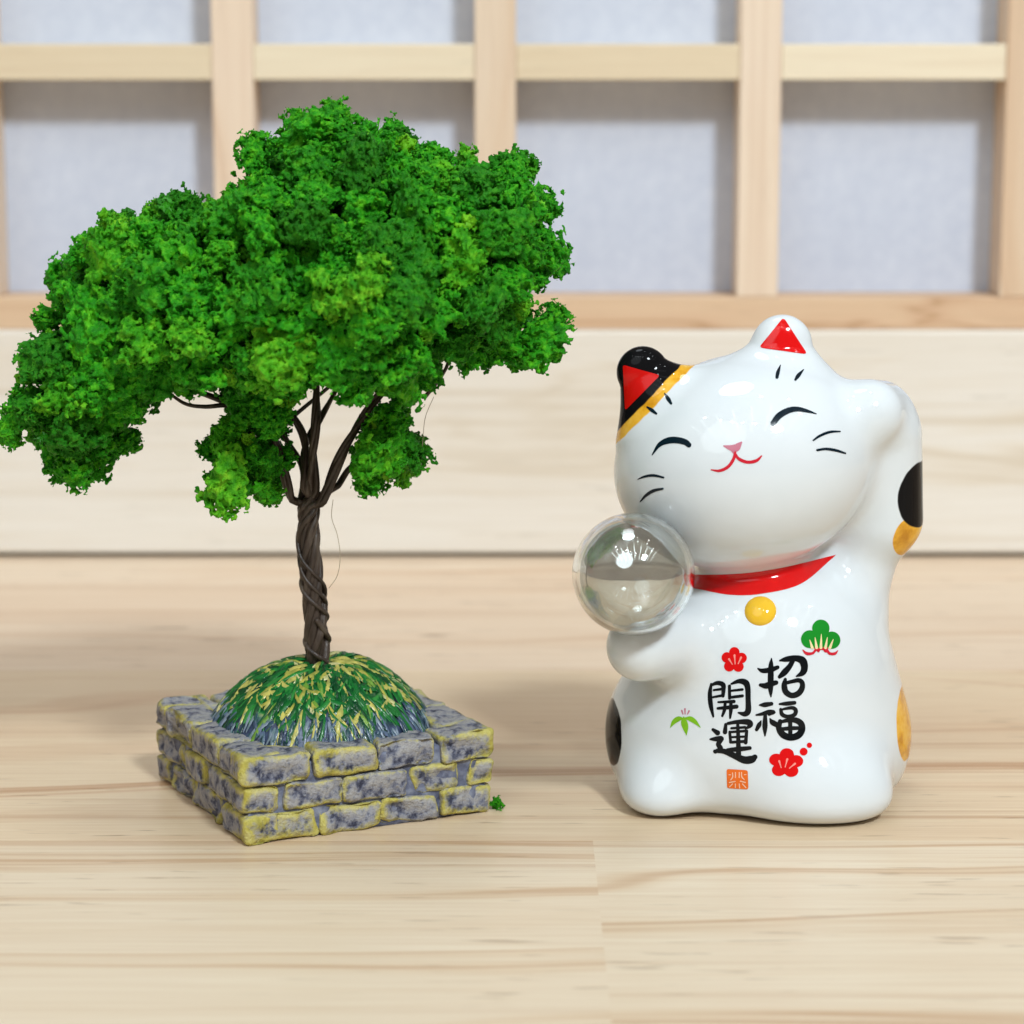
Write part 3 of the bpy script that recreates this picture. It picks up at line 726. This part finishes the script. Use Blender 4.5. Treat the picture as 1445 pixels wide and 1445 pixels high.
for (t0, t1_, turns, ph, rr_) in ((0.02, .5, 1.7, 0.3, .035), (.18, .62, 1.0, 2.6, .028), (.0, .3, 0.9, 4.0, .04), (.3, .75, .8, 1.2, .03)):
    pts = []
    for s in np.linspace(0, 1, 44):
        t = t0 + (t1_ - t0) * s; q = t * (len(axis) - 1); i0 = int(q); c0 = axis[i0] * (1 - (q - i0)) + axis[min(i0 + 1, len(axis) - 1)] * (q - i0)
        a = ph - turns * 2 * math.pi * s + .3 * math.sin(7 * s); ro = 0.166 - .02 * t
        pts.append(c0 + ro * np.array([math.cos(a), math.sin(a), 0]))
    mesh('binding_wire', *tube(pts, rr_, 7), M['bark'], trunk)
mesh('twig', *tube(spline(px([(345, 578, -.2), (318, 572, -.25), (290, 574, -.3), (262, 570, -.3), (236, 553, -.2)]), 8), np.linspace(.04, .02, 33), 7), M['bark'], trunk)
mesh('twig', *tube(spline(px([(600, 560, .0), (620, 535, 0), (632, 512, 0), (628, 490, 0)]), 8), np.linspace(.03, .02, 25), 7), M['bark'], trunk)
m = NT('pale fibre', 0.5, 0.3); m.color(m.mix(m.noise(m.cm(), 4), srgb(176, 160, 136), srgb(150, 136, 116))); M['fibre'] = m.m
mesh('loose_fibre', *tube(spline(px([(470, 705, -.3), (468, 730, -.3), (476, 755, -.35), (480, 785, -.4), (476, 812, -.3), (464, 830, -.2)]), 8), 0.0045, 5), M['fibre'], trunk)
mesh('loose_fibre', *tube(spline(px([(612, 560, -.3), (600, 590, -.3), (596, 630, -.35)]), 8), 0.004, 5), M['fibre'], trunk)

# foam foliage
m = NT('green foam', 0.5, 0.22)
oi = m.n('ObjectInfo'); pos = m.cm(); n1 = m.noise(pos, 2.2, 3); n2 = m.noise(pos, 16, 3, 0.6)
lo = m.ramp(n1, [(0.3, srgb(20, 106, 5)), (0.5, srgb(40, 150, 11)), (0.72, srgb(96, 194, 26))])
hi = m.ramp(n1, [(0.3, srgb(52, 146, 14)), (0.5, srgb(98, 182, 24)), (0.72, srgb(150, 206, 44))])
c = m.mix(m.rng(oi.outputs['Random'], 0.76, 1.1, 0, 1), lo, hi)
dk = m.rng(oi.outputs['Random'], 0.0, 0.4, 0.8, 0); c = m.mix(dk, c, srgb(24, 98, 6))
c = m.mix(m.rng(n2, 0.55, 0.75, 0, 0.4), c, srgb(120, 196, 50))
m.color(c); m.bump(n2, 0.035, 0.7)
m.b.inputs['Subsurface Weight'].default_value = 0.0
M['foam'] = m.m
m = NT('gap shade foam', 0.7, 0.2); n = m.noise(m.cm(), 6, 4); m.color(m.mix(n, srgb(4, 40, 5), srgb(20, 84, 14))); m.bump(n, 0.08, 1.0); M['gap_shade_foam'] = m.m  # foam darkened so the gaps between clumps look deep in shade
def foam(seed, N=66):
    r = np.random.default_rng(seed); off = r.random(3) * 30; st = r.uniform(.75, 1.2, 3)
    ax = np.linspace(-1.7, 1.7, N); G = np.stack(np.meshgrid(ax, ax, ax, indexing='ij'), -1)
    f = np.linalg.norm(G / st, axis=-1) - 0.92
    f = f + 0.55 * vnoise(G * 1.7 + off) + 0.38 * vnoise(G * 4.1 + off + 7) + 0.34 * vnoise(G * 8.3 + off + 3) + 0.14 * vnoise(G * 15 + off)
    V, Q = surface_nets(f, np.array([-1.7] * 3), ax[1] - ax[0])
    # keep what hangs together with the middle
    par = np.arange(len(V))
    def find(a):
        while par[a] != a: par[a] = par[par[a]]; a = par[a]
        return a
    for q in Q.tolist():
        a = find(q[0])
        for b in q[1:]:
            b = find(b)
            if a != b: par[b] = a
    root = np.array([find(i) for i in range(len(V))]); ids, cn = np.unique(root, return_counts=True)
    keep = np.isin(root, ids[cn > 300]); new = np.cumsum(keep) - 1
    Q = [[new[i] for i in q] for q in Q.tolist() if keep[q[0]]]
    return V[keep], Q
FOAM = []
for s in range(8):
    V, Q = foam(100 + s); me = bpy.data.meshes.new('foliage_clump')
    me.from_pydata((V * S).tolist(), [], Q); me.materials.append(M['foam']); me.update(); FOAM.append(me)
LOB = [(462, 240, 46, 0, 1.0), (395, 268, 48, .2, 1), (555, 290, 92, 0, 1.3), (685, 308, 58, .1, 1.2), (735, 352, 44, .2, 1), (765, 375, 30, .1, .7), (440, 330, 95, -.2, 1.5), (340, 350, 70, -.2, 1.4), (260, 358, 52, 0, 1.2),
       (200, 402, 50, 0, 1.1), (140, 468, 34, -.1, 1), (150, 520, 66, -.2, 1.1), (46, 588, 26, -.1, .6), (115, 640, 36, -.1, .7), (88, 548, 28, 0, .7), (270, 440, 78, -.4, 1.5), (400, 438, 78, -.6, 1.6), (540, 410, 100, -.5, 1.6),
       (650, 400, 85, -.2, 1.4), (700, 445, 52, -.1, 1), (752, 478, 30, -.1, .7), (640, 475, 34, 0, .8), (345, 632, 36, -.3, .7), (390, 694, 11, -.2, .4), (315, 655, 25, -.2, .5), (362, 604, 22, -.3, .5), (345, 595, 26, -.2, .5), (368, 670, 18, -.3, .5), (548, 645, 32, .3, .7), (577, 655, 18, .2, .5), (522, 662, 16, .2, .4), (538, 610, 24, .3, .5),
       (368, 560, 28, -.8, .5), (440, 495, 26, -.6, .8), (578, 535, 28, -.3, .6), (235, 500, 38, -.1, .8), (120, 592, 42, -.1, .8), (190, 470, 54, -.3, 1.), (490, 480, 28, .4, .8), (545, 495, 34, .5, .9), (75, 600, 28, -.1, .6), (165, 605, 22, -.1, .5)]
LC = np.array([P(u, v, YT + dy) for u, v, r, dy, ry in LOB]) - TB
LR = np.array([[r / 98, ry * r / 103 * 1.25 + 0.15, r / 98] for u, v, r, dy, ry in LOB])
# inner filling of each lobe: one loose mass of foam crumbs in the shade-dark colour
gl = LC.min(0) - 1.4; gh = LC.max(0) + 1.4; hh = 0.085
gx = [np.arange(gl[i], gh[i], hh) for i in range(3)]; G = np.stack(np.meshgrid(*gx, indexing='ij'), -1)
f = np.full(G.shape[:3], 9.0)
for c_, r_ in zip(LC, LR):
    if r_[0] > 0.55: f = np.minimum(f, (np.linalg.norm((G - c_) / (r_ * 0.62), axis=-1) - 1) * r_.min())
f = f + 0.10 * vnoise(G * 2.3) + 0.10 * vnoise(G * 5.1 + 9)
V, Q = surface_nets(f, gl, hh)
crown = mesh('crown', V, Q, M['gap_shade_foam'], tree); crown['label'] = 'crumbly green foam mass inside the crown'
area = np.array([(r_[0] * r_[1] + .02) for r_ in LR]); area /= area.sum()
pts = []; tries = 0
def clear(p, i):
    for j, (c_, r_) in enumerate(zip(LC, LR)):
        if j != i and np.linalg.norm((p - c_) / r_) < 0.78: return False
    return True
# the crown's own outline, seen from the front, in the plane of the trunk
OUT = [(440,150),(488,150),(495,175),(560,178),(600,200),(625,215),(650,208),(690,225),(735,205),(755,235),(785,270),(790,310),(810,365),(785,395),(735,404),(752,430),(790,430),(796,465),(785,500),(765,525),(735,520),(715,505),(670,510),(640,495),(625,515),(610,560),(580,580),(605,640),(600,665),(560,690),(500,690),(492,660),(505,610),(535,562),(520,528),(470,525),(440,532),(408,570),(400,640),(408,698),(392,708),(360,700),(320,705),(300,690),(282,640),(310,600),(330,580),(300,545),(245,560),(190,585),(192,630),(165,655),(120,685),(60,670),(45,620),(5,620),(5,585),(25,545),(25,510),(50,490),(60,440),(65,390),(100,370),(110,335),(150,305),(215,290),(250,262),(300,290),(335,270),(330,210),(345,195),(400,195),(405,168)]
OL = (np.array([P(u, v, YT) for u, v in OUT]) - TB)[:, [0, 2]]; OB = np.roll(OL, -1, 0)
def inside(x, z):
    """signed distance in cm to the crown outline, positive inside"""
    q = np.array([x, z]); ab = OB - OL; t = np.clip(((q - OL) * ab).sum(1) / (ab * ab).sum(1), 0, 1)
    d = np.linalg.norm(q - OL - t[:, None] * ab, axis=1).min()
    c = ((OL[:, 1] > z) != (OB[:, 1] > z)) & (x < (OB[:, 0] - OL[:, 0]) * (z - OL[:, 1]) / (OB[:, 1] - OL[:, 1] + 1e-12) + OL[:, 0])
    return d if c.sum() % 2 else -d
cand, CD = [], []
while len(cand) < 5200 and tries < 90000:
    tries += 1
    if rng.random() < 0.5:
        i = rng.choice(len(LC), p=area); d = rng.normal(size=3); d /= np.linalg.norm(d)
        if d[1] > 0.35 and rng.random() < 0.6: continue
        p = LC[i] + d * LR[i] * rng.uniform(0.72, 1.06); dd = inside(p[0], p[2])
        if dd < 0.15 or not clear(p, i): continue
    else:
        x, z = rng.uniform(OL[:, 0].min(), OL[:, 0].max()), rng.uniform(OL[:, 1].min(), OL[:, 1].max()); dd = inside(x, z)
        if dd < 0.15: continue
        yy = (0.1 + 1.75 * (1 - math.exp(-dd / 1.0))) * (0.75 + 0.45 * float(vnoise(np.array([x * 0.9 + 4, z * 0.9 + 7, 2.2])) + 0.5))
        if dd < 0.3: yy *= rng.uniform(0, 1)
        p = np.array([x, -yy - 0.1 if rng.random() < 0.72 else yy, z]); i = int(np.argmin(np.linalg.norm((LC - p) / LR, axis=1)))
    cand.append((p, i)); CD.append(dd)
CP = np.array([c_[0] for c_ in cand]); CI = [c_[1] for c_ in cand]
chosen = [0]; dist = np.linalg.norm(CP - CP[0], axis=1)
while len(chosen) < 292:
    k = int(np.argmax(dist * np.where(CP[:, 1] < 0.5, 1.25, 0.9))); chosen.append(k); dist = np.minimum(dist, np.linalg.norm(CP - CP[k], axis=1))
for n_, k in enumerate(chosen):
    o = bpy.data.objects.new('foliage_clump', FOAM[n_ % len(FOAM)]); link(o, crown)
    small = LR[CI[k]][0] < 0.4
    s = min(random.uniform(.22, .40), (CD[k] + 0.03) / 1.08)
    o.location = CP[k] * S; o.scale = (s * random.uniform(.85, 1.2), s * random.uniform(.85, 1.2), s * random.uniform(.8, 1.1)); o.rotation_euler = [random.uniform(0, 6.28) for _ in range(3)]
# loose crumbs between the clumps: far too many and small to pick apart
tiny = []
for sd in range(6):
    V, Q = foam(300 + sd, 15); tiny.append((V, np.array([q if len(q) == 4 else q + q[-1:] for q in Q], int)))
KV, KQ, KC = [], [], []; base_i = 0
for k in rng.choice(len(CP), 650, replace=False):
    V, Q = tiny[rng.integers(6)]; sc_ = rng.uniform(0.04, 0.11)
    q_ = rng.normal(size=(3, 3)); q_, _ = np.linalg.qr(q_)
    if np.linalg.det(q_) < 0: q_[:, 0] *= -1
    i_ = CI[k]; p = LC[i_] + (CP[k] - LC[i_]) * rng.uniform(1.0, 1.0 + 0.12 / max(LR[i_][0], .3))
    KV.append((V * sc_) @ q_ + p); KQ.append(Q + base_i); KC.append(np.full(len(V), rng.random())); base_i += len(V)
KV = np.vstack(KV); KQ = np.vstack(KQ); KC = np.concatenate(KC)
m = NT('foam crumbs', 0.5, 0.25); at = m.n('Attribute', attribute_name='tone'); n = m.noise(m.cm(), 14, 3)
m.color(m.mix(m.rng(n, 0.35, 0.7, 0, 0.4), m.ramp(at.outputs['Fac'], [(0.0, srgb(24, 94, 4)), (0.45, srgb(48, 142, 8)), (0.85, srgb(86, 174, 16)), (1.0, srgb(132, 198, 34))]), srgb(36, 122, 6)))
M['crumbs'] = m.m
ck = mesh('foam_crumbs', KV, KQ, M['crumbs'], crown, smooth=False); fattr(ck, 'tone', KC); ck['kind'] = 'stuff'
# a fallen crumb beside the base
cr = bpy.data.objects.new('foam_crumb', FOAM[2]); link(cr)
pc = P(701, 1139, 33.5); cr.location = (pc[0] * S, pc[1] * S, 0.0008); cr.scale = (0.08, 0.08, 0.08); cr.rotation_euler = (0.4, 0.2, 1)
tag(cr, 'tiny green foam crumb on the table against the right corner of the stone base', 'foam crumb')
